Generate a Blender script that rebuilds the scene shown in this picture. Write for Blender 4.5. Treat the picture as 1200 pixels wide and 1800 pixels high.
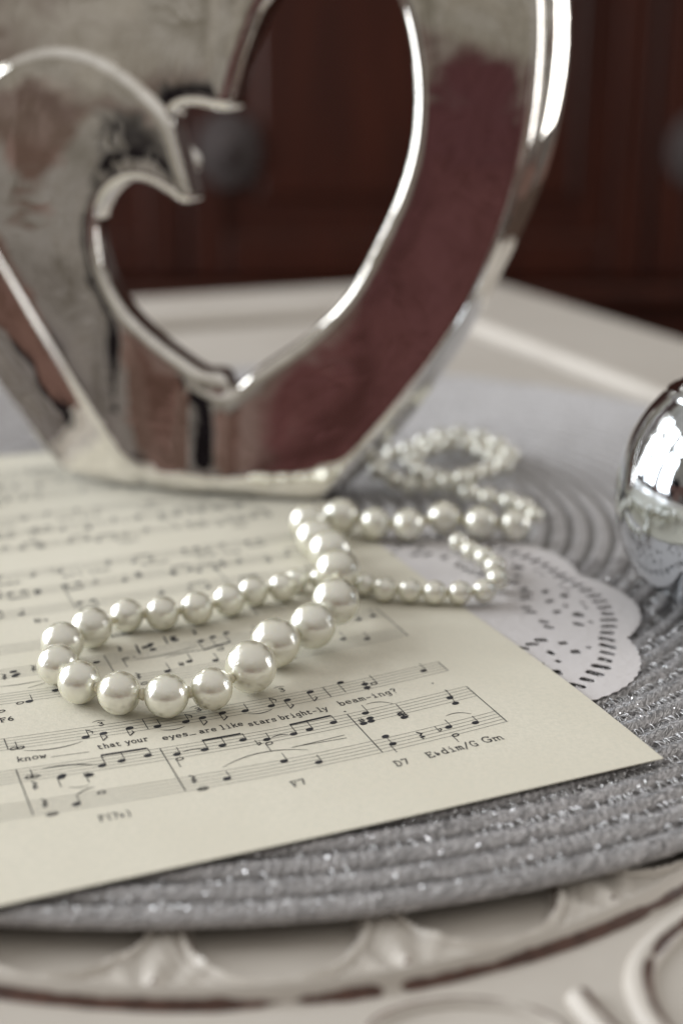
import bpy, math, random
import numpy as np
from mathutils import Vector
from mathutils.geometry import delaunay_2d_cdt

random.seed(7); rng = np.random.default_rng(7)
scene = bpy.context.scene
for o in list(bpy.data.objects): bpy.data.objects.remove(o)
R_ = math.radians

# ------------------------------------------------------------------ camera
H, PITCH, FPX = 0.15, 18.4, 2400.0           # eye height above the placemat (m), tilt down, focal length in photo pixels
cam_d = bpy.data.cameras.new('camera'); cam = bpy.data.objects.new('camera', cam_d)
scene.collection.objects.link(cam); scene.camera = cam
cam.location = (0, 0, H); cam.rotation_euler = (R_(90 - PITCH), 0, 0)
cam_d.sensor_fit = 'VERTICAL'; cam_d.sensor_height = 36; cam_d.lens = 48
cam_d.clip_start = 0.01; cam_d.clip_end = 50
cam_d.dof.use_dof = True; cam_d.dof.focus_distance = 0.324; cam_d.dof.aperture_fstop = 6.0

# ------------------------------------------------------------------ world: dim interior seen only in reflections
w = bpy.data.worlds.new('World'); scene.world = w; w.use_nodes = True
nt = w.node_tree; nt.nodes.clear()
def N(tree, t, **kw):
    n = tree.nodes.new(t)
    for k, v in kw.items(): setattr(n, k, v)
    return n
def math_node(tree, op, a, b=None, clamp=False):
    n = N(tree, 'ShaderNodeMath', operation=op); n.use_clamp = clamp
    for i, v in enumerate((a, b)):
        if v is None: continue
        if isinstance(v, (int, float)): n.inputs[i].default_value = v
        else: tree.links.new(v, n.inputs[i])
    return n.outputs[0]
def ramp(tree, fac, stops, interp='LINEAR'):
    n = N(tree, 'ShaderNodeValToRGB'); n.color_ramp.interpolation = interp
    els = n.color_ramp.elements
    while len(els) > 1: els.remove(els[-1])
    els[0].position = stops[0][0]; els[0].color = (*stops[0][1], 1)
    for p, c in stops[1:]:
        e = els.new(p); e.color = (*c, 1)
    tree.links.new(fac, n.inputs[0]); return n.outputs[0]
def mixc(tree, fac, a, b, mode='MIX'):
    n = N(tree, 'ShaderNodeMix', data_type='RGBA', blend_type=mode)
    for sock, v in ((n.inputs[0], fac), (n.inputs[6], a), (n.inputs[7], b)):
        if isinstance(v, (int, float)): sock.default_value = v
        elif isinstance(v, tuple): sock.default_value = (*v, 1)
        else: tree.links.new(v, sock)
    return n.outputs[2]
tc = N(nt, 'ShaderNodeTexCoord'); sep = N(nt, 'ShaderNodeSeparateXYZ')
nz = N(nt, 'ShaderNodeTexNoise'); nz.inputs['Scale'].default_value = 3.4; nz.inputs['Detail'].default_value = 8; nz.inputs['Roughness'].default_value = .62
nt.links.new(tc.outputs['Generated'], nz.inputs['Vector']); nt.links.new(tc.outputs['Generated'], sep.inputs[0])
wob = math_node(nt, 'MULTIPLY', math_node(nt, 'SUBTRACT', nz.outputs['Fac'], 0.5), 0.15)
el = math_node(nt, 'ADD', math_node(nt, 'MULTIPLY', math_node(nt, 'ADD', sep.outputs['Z'], wob), 0.5), 0.5, True)
# elevation: floor, furniture line, wall, ceiling; behind the camera the low part is a maroon zone added for reflections
back = ramp(nt, el, [(0.0, (.05, .03, .025)), (.44, (.06, .032, .03)), (.47, (.185, .078, .076)), (.56, (.195, .082, .080)), (.64, (.135, .055, .058)),
                     (.655, (.46, .42, .355)), (.74, (.62, .57, .49)), (.85, (1.18, 1.14, 1.09)), (1.0, (1.26, 1.22, 1.17))])
front = ramp(nt, el, [(0.0, (.05, .03, .025)), (.5, (.05, .02, .014)), (.72, (.05, .02, .014)), (.78, (.45, .41, .36)),
                      (.88, (1.18, 1.14, 1.09)), (1.0, (1.26, 1.22, 1.17))])
left_ = ramp(nt, el, [(0.0, (.06, .045, .04)), (.46, (.12, .08, .07)), (.50, (.34, .30, .28)), (.60, (.50, .46, .41)), (.74, (.62, .57, .49)), (.88, (1.18, 1.14, 1.09)), (1.0, (1.26, 1.22, 1.17))])
right_ = ramp(nt, el, [(0.0, (.06, .045, .04)), (.46, (.25, .22, .20)), (.52, (.55, .51, .47)), (.70, (.62, .58, .53)), (.88, (1.18, 1.14, 1.09)), (1.0, (1.26, 1.22, 1.17))])
side = mixc(nt, math_node(nt, 'GREATER_THAN', sep.outputs['X'], 0.0), left_, right_)
fy = math_node(nt, 'ADD', math_node(nt, 'MULTIPLY', sep.outputs['Y'], 2.2), 0.5, True)
fx = math_node(nt, 'MULTIPLY', math_node(nt, 'SUBTRACT', math_node(nt, 'ADD', math_node(nt, 'ABSOLUTE', sep.outputs['X']), wob), 0.27), 8.0, True)
col = mixc(nt, fx, mixc(nt, fy, back, front), side)
# made-up noise for the reflections: dark and brown patches low down, veins over all
n2 = N(nt, 'ShaderNodeTexNoise'); n2.inputs['Scale'].default_value = 4.6; n2.inputs['Detail'].default_value = 1.5; nt.links.new(tc.outputs['Generated'], n2.inputs['Vector'])
n3 = N(nt, 'ShaderNodeTexNoise'); n3.inputs['Scale'].default_value = 7.5; n3.inputs['Detail'].default_value = 6; n3.inputs['Distortion'].default_value = 1.6; nt.links.new(tc.outputs['Generated'], n3.inputs['Vector'])
low = ramp(nt, el, [(.40, (1, 1, 1)), (.60, (1, 1, 1)), (.66, (0, 0, 0))])
m1 = math_node(nt, 'MULTIPLY', ramp(nt, n2.outputs['Fac'], [(.545, (0, 0, 0)), (.555, (1, 1, 1))]), low)
col = mixc(nt, math_node(nt, 'MULTIPLY', m1, fx), col, (.020, .016, .018))
m2 = math_node(nt, 'MULTIPLY', ramp(nt, n2.outputs['Color'], [(.535, (0, 0, 0)), (.55, (1, 1, 1))]), low)
col = mixc(nt, math_node(nt, 'MULTIPLY', math_node(nt, 'MULTIPLY', m2, fx), .8), col, (.33, .19, .155))
vein = ramp(nt, n3.outputs['Fac'], [(.40, (.62, .60, .56)), (.47, (1, 1, 1)), (.52, (1, 1, 1)), (.56, (.74, .71, .66)), (.60, (1.08, 1.07, 1.05))])
col = mixc(nt, 1.0, col, vein, 'MULTIPLY')
bg = N(nt, 'ShaderNodeBackground'); bg.inputs[1].default_value = 0.54
nt.links.new(col, bg.inputs[0]); wo = N(nt, 'ShaderNodeOutputWorld'); nt.links.new(bg.outputs[0], wo.inputs[0])

# ------------------------------------------------------------------ lamps: daylight through the windows of the room
def area(name, loc, target, sx, sy, power, color):
    d = bpy.data.lights.new(name, 'AREA'); d.shape = 'RECTANGLE'; d.size = sx; d.size_y = sy; d.energy = power; d.color = color
    o = bpy.data.objects.new(name, d); scene.collection.objects.link(o); o.location = loc
    o.rotation_euler = (Vector(target) - Vector(loc)).to_track_quat('-Z', 'Y').to_euler(); return o
def window(center, target, cols, rows, power_per_m2, color):
    """panes of one window as area lamps; cols/rows are (offset, size) lists in the window's own plane"""
    c, t = Vector(center), Vector(target); z = (t - c); z.z = 0; z.normalize()
    right = Vector((0, 0, 1)).cross(z); up = Vector((0, 0, 1))
    for cx, cw in cols:
        for ry, rh in rows:
            p = c + right * cx + up * ry
            area('window_pane_lamp', p, p + z, cw, rh, power_per_m2 * cw * rh, color)
window((-1.70, .86, .66), (0, .55, 0), [(-.62, .44), (0, .44), (.62, .44)], [(-.16, .88), (.58, .40)], 34, (.95, .98, 1.0))
window((1.9, .66, .40), (0, .35, 0), [(0, .50)], [(0, .80)], 26, (1.0, .985, .96))

scene.view_settings.view_transform = 'Standard'; scene.view_settings.look = 'None'
scene.view_settings.exposure = -0.03; scene.view_settings.gamma = 1.0
scene.render.engine = 'CYCLES'
scene.cycles.use_denoising = True
scene.cycles.max_bounces = 10; scene.cycles.glossy_bounces = 6; scene.cycles.transparent_max_bounces = 8
scene.cycles.sample_clamp_indirect = 6.0
scene.cycles.caustics_reflective = False; scene.cycles.caustics_refractive = False

# ------------------------------------------------------------------ helpers
CT, ST = math.cos(R_(PITCH)), math.sin(R_(PITCH))
EYE = np.array([0, 0, H])
def ray(x, y):
    u, v = x - 600.0, y - 900.0
    return np.array([u, CT * FPX - ST * v, -ST * FPX - CT * v])
def at(x, y, z=0.0):                      # the point of the horizontal plane z that the photo shows at (x, y)
    d = ray(x, y); return EYE + d * ((H - z) / -d[2])
def depth(p): return float(np.dot(np.asarray(p) - EYE, [0, CT, -ST]))
def project(p):
    q = np.asarray(p) - EYE; dd = q @ np.array([0, CT, -ST])
    return 600 + FPX * q[0] / dd, 900 - FPX * (q @ np.array([0, ST, CT])) / dd
COL = scene.collection
def link(name, data, parent=None):
    o = bpy.data.objects.new(name, data); COL.objects.link(o)
    if parent is not None: o.parent = parent
    return o
def mesh(name, verts, faces, mat=None, parent=None, smooth=True, sharp=None):
    me = bpy.data.meshes.new(name); me.from_pydata([tuple(map(float, v)) for v in verts], [], [tuple(int(i) for i in f) for f in faces])
    me.update()
    if smooth:
        me.shade_smooth()
        if sharp: me.set_sharp_from_angle(angle=R_(sharp))
    if mat: me.materials.append(mat)
    return link(name, me, parent)
def tag(o, label, cat, group=None):
    o['label'] = label; o['category'] = cat
    if group: o['group'] = group
    return o
def empty(name, loc=(0, 0, 0)):
    o = link(name, None); o.location = loc; return o
def attr(o, name, vals):
    a = o.data.attributes.new(name, 'FLOAT', 'POINT'); a.data.foreach_set('value', np.asarray(vals, dtype=np.float32))
def catmull(pts, n, closed=False):
    P = np.asarray(pts, float); m = len(P)
    if closed: get = lambda i: P[i % m]; segs = m
    else: get = lambda i: P[min(max(i, 0), m - 1)]; segs = m - 1
    out = []
    for k in range(segs):
        p0, p1, p2, p3 = get(k - 1), get(k), get(k + 1), get(k + 2)
        for t in np.linspace(0, 1, 24, endpoint=False):
            out.append(.5 * ((2 * p1) + (-p0 + p2) * t + (2 * p0 - 5 * p1 + 4 * p2 - p3) * t * t + (-p0 + 3 * p1 - 3 * p2 + p3) * t ** 3))
    if closed: out.append(P[0])
    else: out.append(P[-1])
    out = np.array(out)
    L = np.r_[0, np.cumsum(np.linalg.norm(np.diff(out[:, :2], axis=0), axis=1))]
    s = np.linspace(0, L[-1], n + 1)[:-1] if closed else np.linspace(0, L[-1], n)
    return np.stack([np.interp(s, L, out[:, i]) for i in range(out.shape[1])], 1)
def noise1(x, seed=0, octs=3):
    """smooth 1-D value noise in 0..1"""
    x = np.asarray(x, float); r = np.random.default_rng(seed).random(4096); out = np.zeros_like(x); amp = .5; tot = 0
    for k in range(octs):
        i = np.floor(x).astype(int); f = x - i; f = f * f * (3 - 2 * f)
        out += amp * (r[(i + 57 * k) % 4096] * (1 - f) + r[(i + 1 + 57 * k) % 4096] * f); tot += amp; amp *= .5; x = x * 2.03
    return out / tot
def sweep(path, radii, nseg=8, squash=1.0, closed=False, up=(0, 0, 1)):
    """tube round a path; returns verts, faces and the angle index of each vertex"""
    P = np.asarray(path, float); n = len(P); T = np.gradient(P, axis=0) if not closed else np.roll(P, -1, 0) - np.roll(P, 1, 0)
    T /= np.linalg.norm(T, axis=1, keepdims=True) + 1e-12
    U = np.tile(np.asarray(up, float), (n, 1)); S = np.cross(T, U); S /= np.linalg.norm(S, axis=1, keepdims=True) + 1e-9
    U = np.cross(S, T); a = np.arange(nseg) / nseg * 2 * math.pi
    rad = np.broadcast_to(np.asarray(radii, float).reshape(-1, 1), (n, 1)) if np.ndim(radii) else np.full((n, 1), radii)
    V = P[:, None, :] + (np.cos(a)[None, :, None] * S[:, None, :] + squash * np.sin(a)[None, :, None] * U[:, None, :]) * rad[:, :, None]
    F = []
    for i in range(n if closed else n - 1):
        j = (i + 1) % n
        for k in range(nseg):
            k2 = (k + 1) % nseg; F.append((i * nseg + k, i * nseg + k2, j * nseg + k2, j * nseg + k))
    if not closed:
        F.append(tuple(range(nseg))[::-1]); F.append(tuple((n - 1) * nseg + k for k in range(nseg)))
    return V.reshape(-1, 3), F, np.tile(a, n)
def box(x0, x1, y0, y1, z0, z1):
    v = [(x, y, z) for z in (z0, z1) for y in (y0, y1) for x in (x0, x1)]
    return v, [(0, 2, 3, 1), (4, 5, 7, 6), (0, 1, 5, 4), (1, 3, 7, 5), (3, 2, 6, 7), (2, 0, 4, 6)]
def bevel(o, width, seg=2):
    m = o.modifiers.new('bevel', 'BEVEL'); m.width = width; m.segments = seg; m.limit_method = 'ANGLE'; return o

# ------------------------------------------------------------------ materials
def pbr(name, color=(.8, .8, .8), rough=.5, metal=0.0, **kw):
    m = bpy.data.materials.new(name); m.use_nodes = True; b = m.node_tree.nodes['Principled BSDF']
    b.inputs['Base Color'].default_value = (*color, 1); b.inputs['Roughness'].default_value = rough; b.inputs['Metallic'].default_value = metal
    for k, v in kw.items(): b.inputs[k].default_value = v
    return m, m.node_tree, b
def noise(tree, scale, detail=3, rough=.5, coord='Object', vec=None, dist=0):
    n = N(tree, 'ShaderNodeTexNoise'); n.inputs['Scale'].default_value = scale; n.inputs['Detail'].default_value = detail
    n.inputs['Roughness'].default_value = rough; n.inputs['Distortion'].default_value = dist
    if vec is None:
        t = N(tree, 'ShaderNodeTexCoord'); vec = t.outputs[coord]
    tree.links.new(vec, n.inputs['Vector']); return n.outputs['Fac']
def bump(tree, bsdf, height, strength, dist, prev=None):
    n = N(tree, 'ShaderNodeBump'); n.inputs['Strength'].default_value = strength; n.inputs['Distance'].default_value = dist
    tree.links.new(height, n.inputs['Height'])
    if prev is not None: tree.links.new(prev, n.inputs['Normal'])
    tree.links.new(n.outputs[0], bsdf.inputs['Normal']); return n.outputs[0]
M = {}
# paper
m, t, b = pbr('cream_paper', rough=.85); M['paper'] = m
c = ramp(t, noise(t, 28, 4), [(.3, (.785, .745, .63)), (.7, (.845, .81, .70))])
c = mixc(t, ramp(t, noise(t, 900, 2), [(.35, (0, 0, 0)), (.75, (1, 1, 1))]), c, (.76, .735, .63)); t.links.new(c, b.inputs['Base Color'])
b.inputs['Specular IOR Level'].default_value = .25
n1 = bump(t, b, noise(t, 1500, 3, .6), .35, .00018); bump(t, b, noise(t, 420, 2), .25, .0003, n1)
# ink
m, t, b = pbr('printing_ink', rough=.7); M['ink'] = m
c = ramp(t, noise(t, 1200, 3), [(.35, (.010, .011, .014)), (.75, (.045, .045, .055))]); t.links.new(c, b.inputs['Base Color'])
# pearl
m, t, b = pbr('pearl_lustre', (.80, .76, .62), .22); M['pearl'] = m
lw = N(t, 'ShaderNodeLayerWeight'); lw.inputs[0].default_value = .35
c = mixc(t, lw.outputs['Facing'], (.90, .885, .78), (.76, .75, .52)); oi = N(t, 'ShaderNodeObjectInfo'); c = mixc(t, math_node(t, 'MULTIPLY', oi.outputs['Random'], .35), c, (.72, .66, .50)); t.links.new(c, b.inputs['Base Color'])
b.inputs['Subsurface Weight'].default_value = .25; b.inputs['Subsurface Radius'].default_value = (.0022, .0018, .0009); b.inputs['Subsurface Scale'].default_value = 1.0
b.inputs['Specular IOR Level'].default_value = .6
b.inputs['Coat Weight'].default_value = .2; b.inputs['Coat Roughness'].default_value = .25; b.inputs['Coat IOR'].default_value = 1.6
gl = N(t, 'ShaderNodeBsdfGlossy'); gl.inputs['Color'].default_value = (.985, .995, .965, 1); gl.inputs['Roughness'].default_value = .21
bn = N(t, 'ShaderNodeBump'); bn.inputs['Strength'].default_value = .30; bn.inputs['Distance'].default_value = .0004
t.links.new(math_node(t, 'ADD', noise(t, 1.6, 5, .65), math_node(t, 'MULTIPLY', noise(t, 26, 3, .7), .06)), bn.inputs['Height'])
pits = ramp(t, noise(t, 4.5, 3, .6), [(.66, (0, 0, 0)), (.72, (1, 1, 1))])
bn2 = N(t, 'ShaderNodeBump'); bn2.inputs['Strength'].default_value = .25; bn2.inputs['Distance'].default_value = .0003; bn2.invert = True
t.links.new(pits, bn2.inputs['Height']); t.links.new(bn.outputs[0], bn2.inputs['Normal'])
t.links.new(bn2.outputs[0], gl.inputs['Normal']); t.links.new(bn2.outputs[0], b.inputs['Normal'])
fres = math_node(t, 'ADD', math_node(t, 'MULTIPLY', lw.outputs['Fresnel'], .20), .48, True)
ms = N(t, 'ShaderNodeMixShader'); t.links.new(fres, ms.inputs[0]); t.links.new(b.outputs[0], ms.inputs[1]); t.links.new(gl.outputs[0], ms.inputs[2])
t.links.new(ms.outputs[0], t.nodes['Material Output'].inputs['Surface'])
m, t, b = pbr('knot_bead', (.80, .76, .58), .25); M['knot'] = m
b.inputs['Coat Weight'].default_value = .5; b.inputs['Subsurface Weight'].default_value = .3; b.inputs['Subsurface Radius'].default_value = (.001, .0008, .0004)
M['thread'] = pbr('thread', (.70, .66, .50), .8)[0]
# silver ceramic
m, t, b = pbr('silver_lustre', (.78, .75, .72), .03, 1.0); M['silver'] = m
c = ramp(t, noise(t, 20, 6, .6, dist=2.2), [(.34, (.72, .69, .64)), (.42, (.84, .82, .78)), (.48, (.88, .86, .83)), (.53, (.77, .745, .70)), (.56, (.87, .85, .81)), (.64, (.79, .765, .72)), (.68, (.89, .87, .84))]); t.links.new(c, b.inputs['Base Color'])  # beige and dark veins in the colour imitate crisp reflections
n1 = bump(t, b, noise(t, 26, 3, .5, dist=.4), .09, .004); n2_ = bump(t, b, noise(t, 8, 2, .5), .40, .012, n1); bump(t, b, noise(t, 90, 2, .5, dist=.5), .025, .0006, n2_)
m, t, b = pbr('mercury_glass', (.56, .60, .64), .05, 1.0); M['mercury'] = m
n1 = bump(t, b, noise(t, 60, 3, .5), .04, .003); bump(t, b, noise(t, 600, 4, .6), .05, .0004, n1)
b.inputs['Coat Weight'].default_value = 1.0; b.inputs['Coat Roughness'].default_value = .02
# placemat yarns
def yarn(name, c0, c1, rough, metal, sc):
    m, t, b = pbr(name, rough=rough, metal=metal)
    c = ramp(t, noise(t, sc, 4, .7), [(.3, c0), (.7, c1)]); t.links.new(c, b.inputs['Base Color'])
    bump(t, b, noise(t, sc * 2.2, 3, .7), .8, .0005); return m
M['yarn'] = yarn('grey_yarn', (.36, .352, .36), (.80, .785, .80), .5, .15, 700)
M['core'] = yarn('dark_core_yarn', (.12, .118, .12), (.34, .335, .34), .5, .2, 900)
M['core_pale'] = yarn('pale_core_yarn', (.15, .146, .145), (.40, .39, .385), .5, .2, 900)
M['lurex'] = pbr('silver_filament', (.90, .90, .92), .34, 1.0)[0]
m, t, b = pbr('yarn_fibre', rough=.30, metal=.35); M['fibre'] = m
fa = N(t, 'ShaderNodeAttribute', attribute_name='shade')
t.links.new(ramp(t, fa.outputs['Fac'], [(0, (.18, .177, .18)), (.35, (.46, .45, .46)), (.8, (.70, .685, .70)), (1, (.92, .91, .93))]), b.inputs['Base Color'])
m, t, b = pbr('doily_paper', (.75, .725, .735), .9); M['doily'] = m
n1 = bump(t, b, noise(t, 900, 3, .6), .5, .0003); vo_ = N(t, 'ShaderNodeTexVoronoi'); vo_.inputs['Scale'].default_value = 420; tcv = N(t, 'ShaderNodeTexCoord'); t.links.new(tcv.outputs['Object'], vo_.inputs['Vector']); bump(t, b, vo_.outputs['Distance'], .22, .0006, n1)
# painted wood of the table, brown where the attribute says: rubbed edges and oval outlines
m, t, b = pbr('cream_painted_wood', rough=.48); M['paint'] = m
c = ramp(t, noise(t, 14, 5, .6), [(.3, (.565, .525, .475)), (.7, (.635, .595, .545))])
at_ = N(t, 'ShaderNodeAttribute', attribute_name='wear_and_outline')
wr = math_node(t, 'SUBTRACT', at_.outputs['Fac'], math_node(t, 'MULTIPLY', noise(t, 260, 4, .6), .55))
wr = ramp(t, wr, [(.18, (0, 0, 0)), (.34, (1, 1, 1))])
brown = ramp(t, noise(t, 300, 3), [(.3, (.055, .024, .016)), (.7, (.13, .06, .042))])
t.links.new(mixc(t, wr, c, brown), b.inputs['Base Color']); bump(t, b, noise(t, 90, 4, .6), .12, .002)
b.inputs['Coat Weight'].default_value = .15
# cabinet wood and glass
m, t, b = pbr('mahogany', rough=.38); M['wood'] = m
mp = N(t, 'ShaderNodeMapping'); mp.inputs['Scale'].default_value = (14, 14, 1.4); tcn = N(t, 'ShaderNodeTexCoord'); t.links.new(tcn.outputs['Object'], mp.inputs[0])
c = ramp(t, noise(t, 2.2, 6, .65, vec=mp.outputs[0], dist=.6), [(.25, (.017, .0032, .0013)), (.55, (.040, .0078, .0030)), (.8, (.066, .0138, .0052))]); t.links.new(c, b.inputs['Base Color'])
M['pane'] = pbr('dark_cabinet_glass', (.028, .022, .022), .12, 0.0)[0]
M['pewter'] = pbr('pewter', (.060, .049, .048), .95, 0.0)[0]
m, t, b = pbr('floor_wood', (.09, .045, .028), .5); M['floor'] = m
c = ramp(t, noise(t, 5, 5, .6), [(.3, (.06, .028, .017)), (.7, (.12, .06, .036))]); t.links.new(c, b.inputs['Base Color'])

# ------------------------------------------------------------------ setting: floor and the cabinet across the room
v, f = box(-3.2, 3.2, -2.6, 3.2, -.80, -.78); o = mesh('floor', v, f, M['floor'], smooth=False); o['kind'] = 'structure'

cab = tag(empty('wooden_cabinet', (0, 1.95, -.78)), 'dark red-brown wooden cabinet with panelled doors standing out of focus behind the table', 'cabinet')
def cpart(name, x0, x1, y0, y1, z0, z1, mat, bev=.004, parent=cab):
    v, f = box(x0, x1, y0, y1, z0, z1); return bevel(mesh(name, v, f, M[mat], parent, smooth=False), bev)
cpart('carcass', -1.32, 1.32, .03, .48, .08, 1.9, 'wood'); cpart('plinth', -1.30, 1.30, .06, .46, 0, .078, 'wood'); cpart('cornice', -1.37, 1.37, -.02, .50, 1.902, 1.99, 'wood', .02)
cpart('rail', -1.32, 1.32, -.004, .028, .50, .60, 'wood'); cpart('ledge', -1.34, 1.34, -.05, .026, .603, .628, 'wood', .008)
xs = [-1.31, -.87, -.22, .43, 1.08, 1.31]
for i in range(5):
    x0, x1 = xs[i] + .004, xs[i + 1] - .004
    for z0, z1 in ((.095, .496), (.634, 1.88)):
        d = cpart('door', x0 + .05, x1 - .05, .006, .024, z0 + .055, z1 - .055, 'wood', .002)
        for a0, a1, b0, b1 in ((x0, x0 + .052, z0, z1), (x1 - .052, x1, z0, z1)): cpart('stile', a0, a1, -.006, .022, b0, b1, 'wood', .004, d)
        for b0, b1 in ((z0, z0 + .057), (z1 - .057, z1)): cpart('door_rail', x0 + .054, x1 - .054, -.005, .021, b0, b1, 'wood', .004, d)
        if x1 - x0 > .3: cpart('raised_panel', x0 + .10, x1 - .10, -.002, .010, z0 + .11, z1 - .11, 'wood', .008, d)
        hx, hz = x0 + .060, (z0 + .175 if z0 > .5 else z1 - .10)
        prof = [(-.007, .046), (-.010, .045), (-.012, .034), (-.014, .010), (-.022, .011), (-.026, .007)]
        a = np.linspace(0, 2 * math.pi, 24, endpoint=False)
        vv = [(hx + r * math.cos(q), y, hz + 1.15 * r * math.sin(q)) for y, r in prof for q in a]
        ff = [(k * 24 + j, k * 24 + (j + 1) % 24, (k + 1) * 24 + (j + 1) % 24, (k + 1) * 24 + j) for k in range(len(prof) - 1) for j in range(24)] + [tuple(range(120, 144))]
        mesh('knob_plate', vv, ff, M['pewter'], d)

# ------------------------------------------------------------------ the carved table
TZ = -.0040                                   # table surface; the placemat's top is z = 0
table = tag(empty('carved_table', (0, .4, TZ)), 'cream painted wooden table with rubbed brown edges and carved ornament under the placemat', 'table')
table_off = np.array([0, .4, TZ])
def tpart(name, v, f, mat='paint', wear_and_outline=None, **kw):
    o = mesh(name, np.asarray(v, float) - table_off, f, M[mat], table, **kw)
    attr(o, 'wear_and_outline', np.zeros(len(v)) if wear_and_outline is None else wear_and_outline); return o
K = np.array([.102, 1.015]); e_l = np.array([-.930, -.368]); e_r = np.array([.368, -.930]); SIDE = .98
def tq(a, b, z): p = K + e_l * a + e_r * b; return (p[0], p[1], z)
def slab(name, quad, z0, z1, bev):
    v = [tq(a, b, z) for z in (z0, z1) for a, b in quad]; n = len(quad)
    f = [tuple(range(n)), tuple(range(2 * n - 1, n - 1, -1))] + [(i, i + n, (i + 1) % n + n, (i + 1) % n) for i in range(n)]
    return bevel(tpart(name, v, f, smooth=False), bev, 3)
FW = .088
S_ = SIDE
slab('frame_board', [(0, 0), (S_, 0), (S_ - FW, FW), (FW, FW)], TZ - .032, TZ + .001, .004)
slab('frame_board', [(0, 0), (FW, FW), (FW, S_ - FW), (0, S_)], TZ - .032, TZ + .001, .004)
slab('frame_board', [(S_, 0), (S_, S_), (S_ - FW, S_ - FW), (S_ - FW, FW)], TZ - .032, TZ + .001, .004)
slab('frame_board', [(0, S_), (FW, S_ - FW), (S_ - FW, S_ - FW), (S_, S_)], TZ - .032, TZ + .001, .004)
g = FW + .009
slab('centre_panel', [(g, g), (S_ - g, g), (S_ - g, S_ - g), (g, S_ - g)], TZ - .026, TZ - .005, .003)
slab('underboard', [(.05, .05), (S_ - .05, .05), (S_ - .05, S_ - .05), (.05, S_ - .05)], TZ - .045, TZ - .033, .002)
for a, b_ in ((.07, .07), (S_ - .07, .07), (.07, S_ - .07), (S_ - .07, S_ - .07)):
    p = np.array(tq(a, b_, 0)); zz = np.linspace(-.046, -.775, 30); rr = .030 + .010 * np.cos((zz + .05) * 26) * np.exp(-((zz + .3) / .25) ** 2)
    v, f, _ = sweep([(p[0], p[1], z + 0 * TZ) for z in zz], rr, 16, up=(0, 1, 0)); tpart('leg', v, f)
# carved round medallion: ring of hollow ovals and leaf motifs inside a bead
RC = np.array([-.0273, .3401]); RR = .1429
radii = np.r_[np.linspace(.02, .098, 8), np.arange(.100, .156, .0007), np.linspace(.157, .285, 26)]
nth = 900; th = np.arange(nth) / nth * 2 * math.pi - math.pi
TH, RA = np.meshgrid(th, radii)                # shape (nr, nth)
per = R_(18.8); loc = (TH - R_(-83) + per / 2) % per - per / 2
du = loc * RA; dr = RA - .1215
q = np.sqrt((du / .0168) ** 2 + (dr / .0168) ** 2)
sm = lambda e0, e1, x: (lambda s: s * s * (3 - 2 * s))(np.clip((x - e0) / (e1 - e0), 0, 1))
inside = 1 - sm(RR - .0045, RR - .0020, RA)
hgt = -.0010 * inside
oval = 1 - sm(.90, .99, q)
hgt = hgt - .0021 * oval * inside + .0013 * np.exp(-((q - 1.045) / .04) ** 2) * inside
loc2 = (TH - R_(-83)) % per - per / 2; du2 = loc2 * RA            # leaf between ovals
fan = np.abs(du2) / (.0022 + np.clip(RR - .004 - RA, 0, 1) * .35)
hgt += inside * (q > 1.08) * .00050 * np.cos(2 * math.pi * (q - 1.05) / .15) * np.exp(-np.clip(q - 1.05, 0, 9) * 2.2)
hgt += inside * (q > 1.0) * .0006 * np.cos(np.clip(fan, 0, 3) * 3.4) * np.exp(-fan * .35)
drop = np.exp(-(du2 / .0022) ** 2 - ((RA - .1365) / .0026) ** 2); hgt += .0008 * drop
hgt += .0024 * np.exp(-((RA - RR) / .0012) ** 2)                     # bead
hgt -= .0010 * np.exp(-((RA - RR - .0030) / .0010) ** 2)              # quirk outside the bead
hgt += .0006 * np.exp(-((RA - .166) / .006) ** 2)
wear_and_outline = np.exp(-((RA - RR - .0020) / .00085) ** 2) * np.clip(2.0 * noise1((TH + 4) * 11, 3) + .15, 0, 1.3)
wear_and_outline += .9 * np.exp(-(du2 / .0010) ** 2 - ((RA - .1385) / .0008) ** 2)
wear_and_outline += 1.0 * np.exp(-((q - .985) / .026) ** 2) * inside  # brown line round the edge of each oval
wear_and_outline *= 1 - .95 * np.exp(-((TH - R_(-75.5)) / .016) ** 2)
nr = len(radii)
V = np.stack([RC[0] + RA * np.cos(TH), RC[1] + RA * np.sin(TH), TZ + hgt], -1).reshape(-1, 3)
F = [(i * nth + j, i * nth + (j + 1) % nth, (i + 1) * nth + (j + 1) % nth, (i + 1) * nth + j) for i in range(nr - 1) for j in range(nth)]
base = len(V); V = np.vstack([V, [(RC[0] + radii[-1] * math.cos(a), RC[1] + radii[-1] * math.sin(a), TZ - .0048) for a in th]])
F += [((nr - 1) * nth + j, (nr - 1) * nth + (j + 1) % nth, base + (j + 1) % nth, base + j) for j in range(nth)]
F.append(tuple(range(nth))[::-1])
tpart('carved_medallion', V, F, wear_and_outline=np.r_[wear_and_outline.reshape(-1), np.zeros(nth)], sharp=50)
def scroll(pts, r0, squash, wang, r1=None, wamp=1.0, seed=1):
    P = catmull([(*at(x, y, TZ)[:2], TZ - .0004) for x, y in pts], 90); n = len(P)
    rad = r0 * np.minimum(1, np.sqrt(np.clip(np.minimum(np.arange(n), n - 1 - np.arange(n)) / 5.0 + .05, 0, 1)))
    v, f, a = sweep(P, rad, 24, squash)
    s = np.repeat(np.arange(n), 24) / n
    wv = wamp * np.exp(-(((a - wang + math.pi) % (2 * math.pi) - math.pi) / .34) ** 2) * np.clip(1.7 * noise1(s * 14, seed) + .1, 0, 1.2)
    return tpart('carved_scroll', v, f, wear_and_outline=wv)
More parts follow.
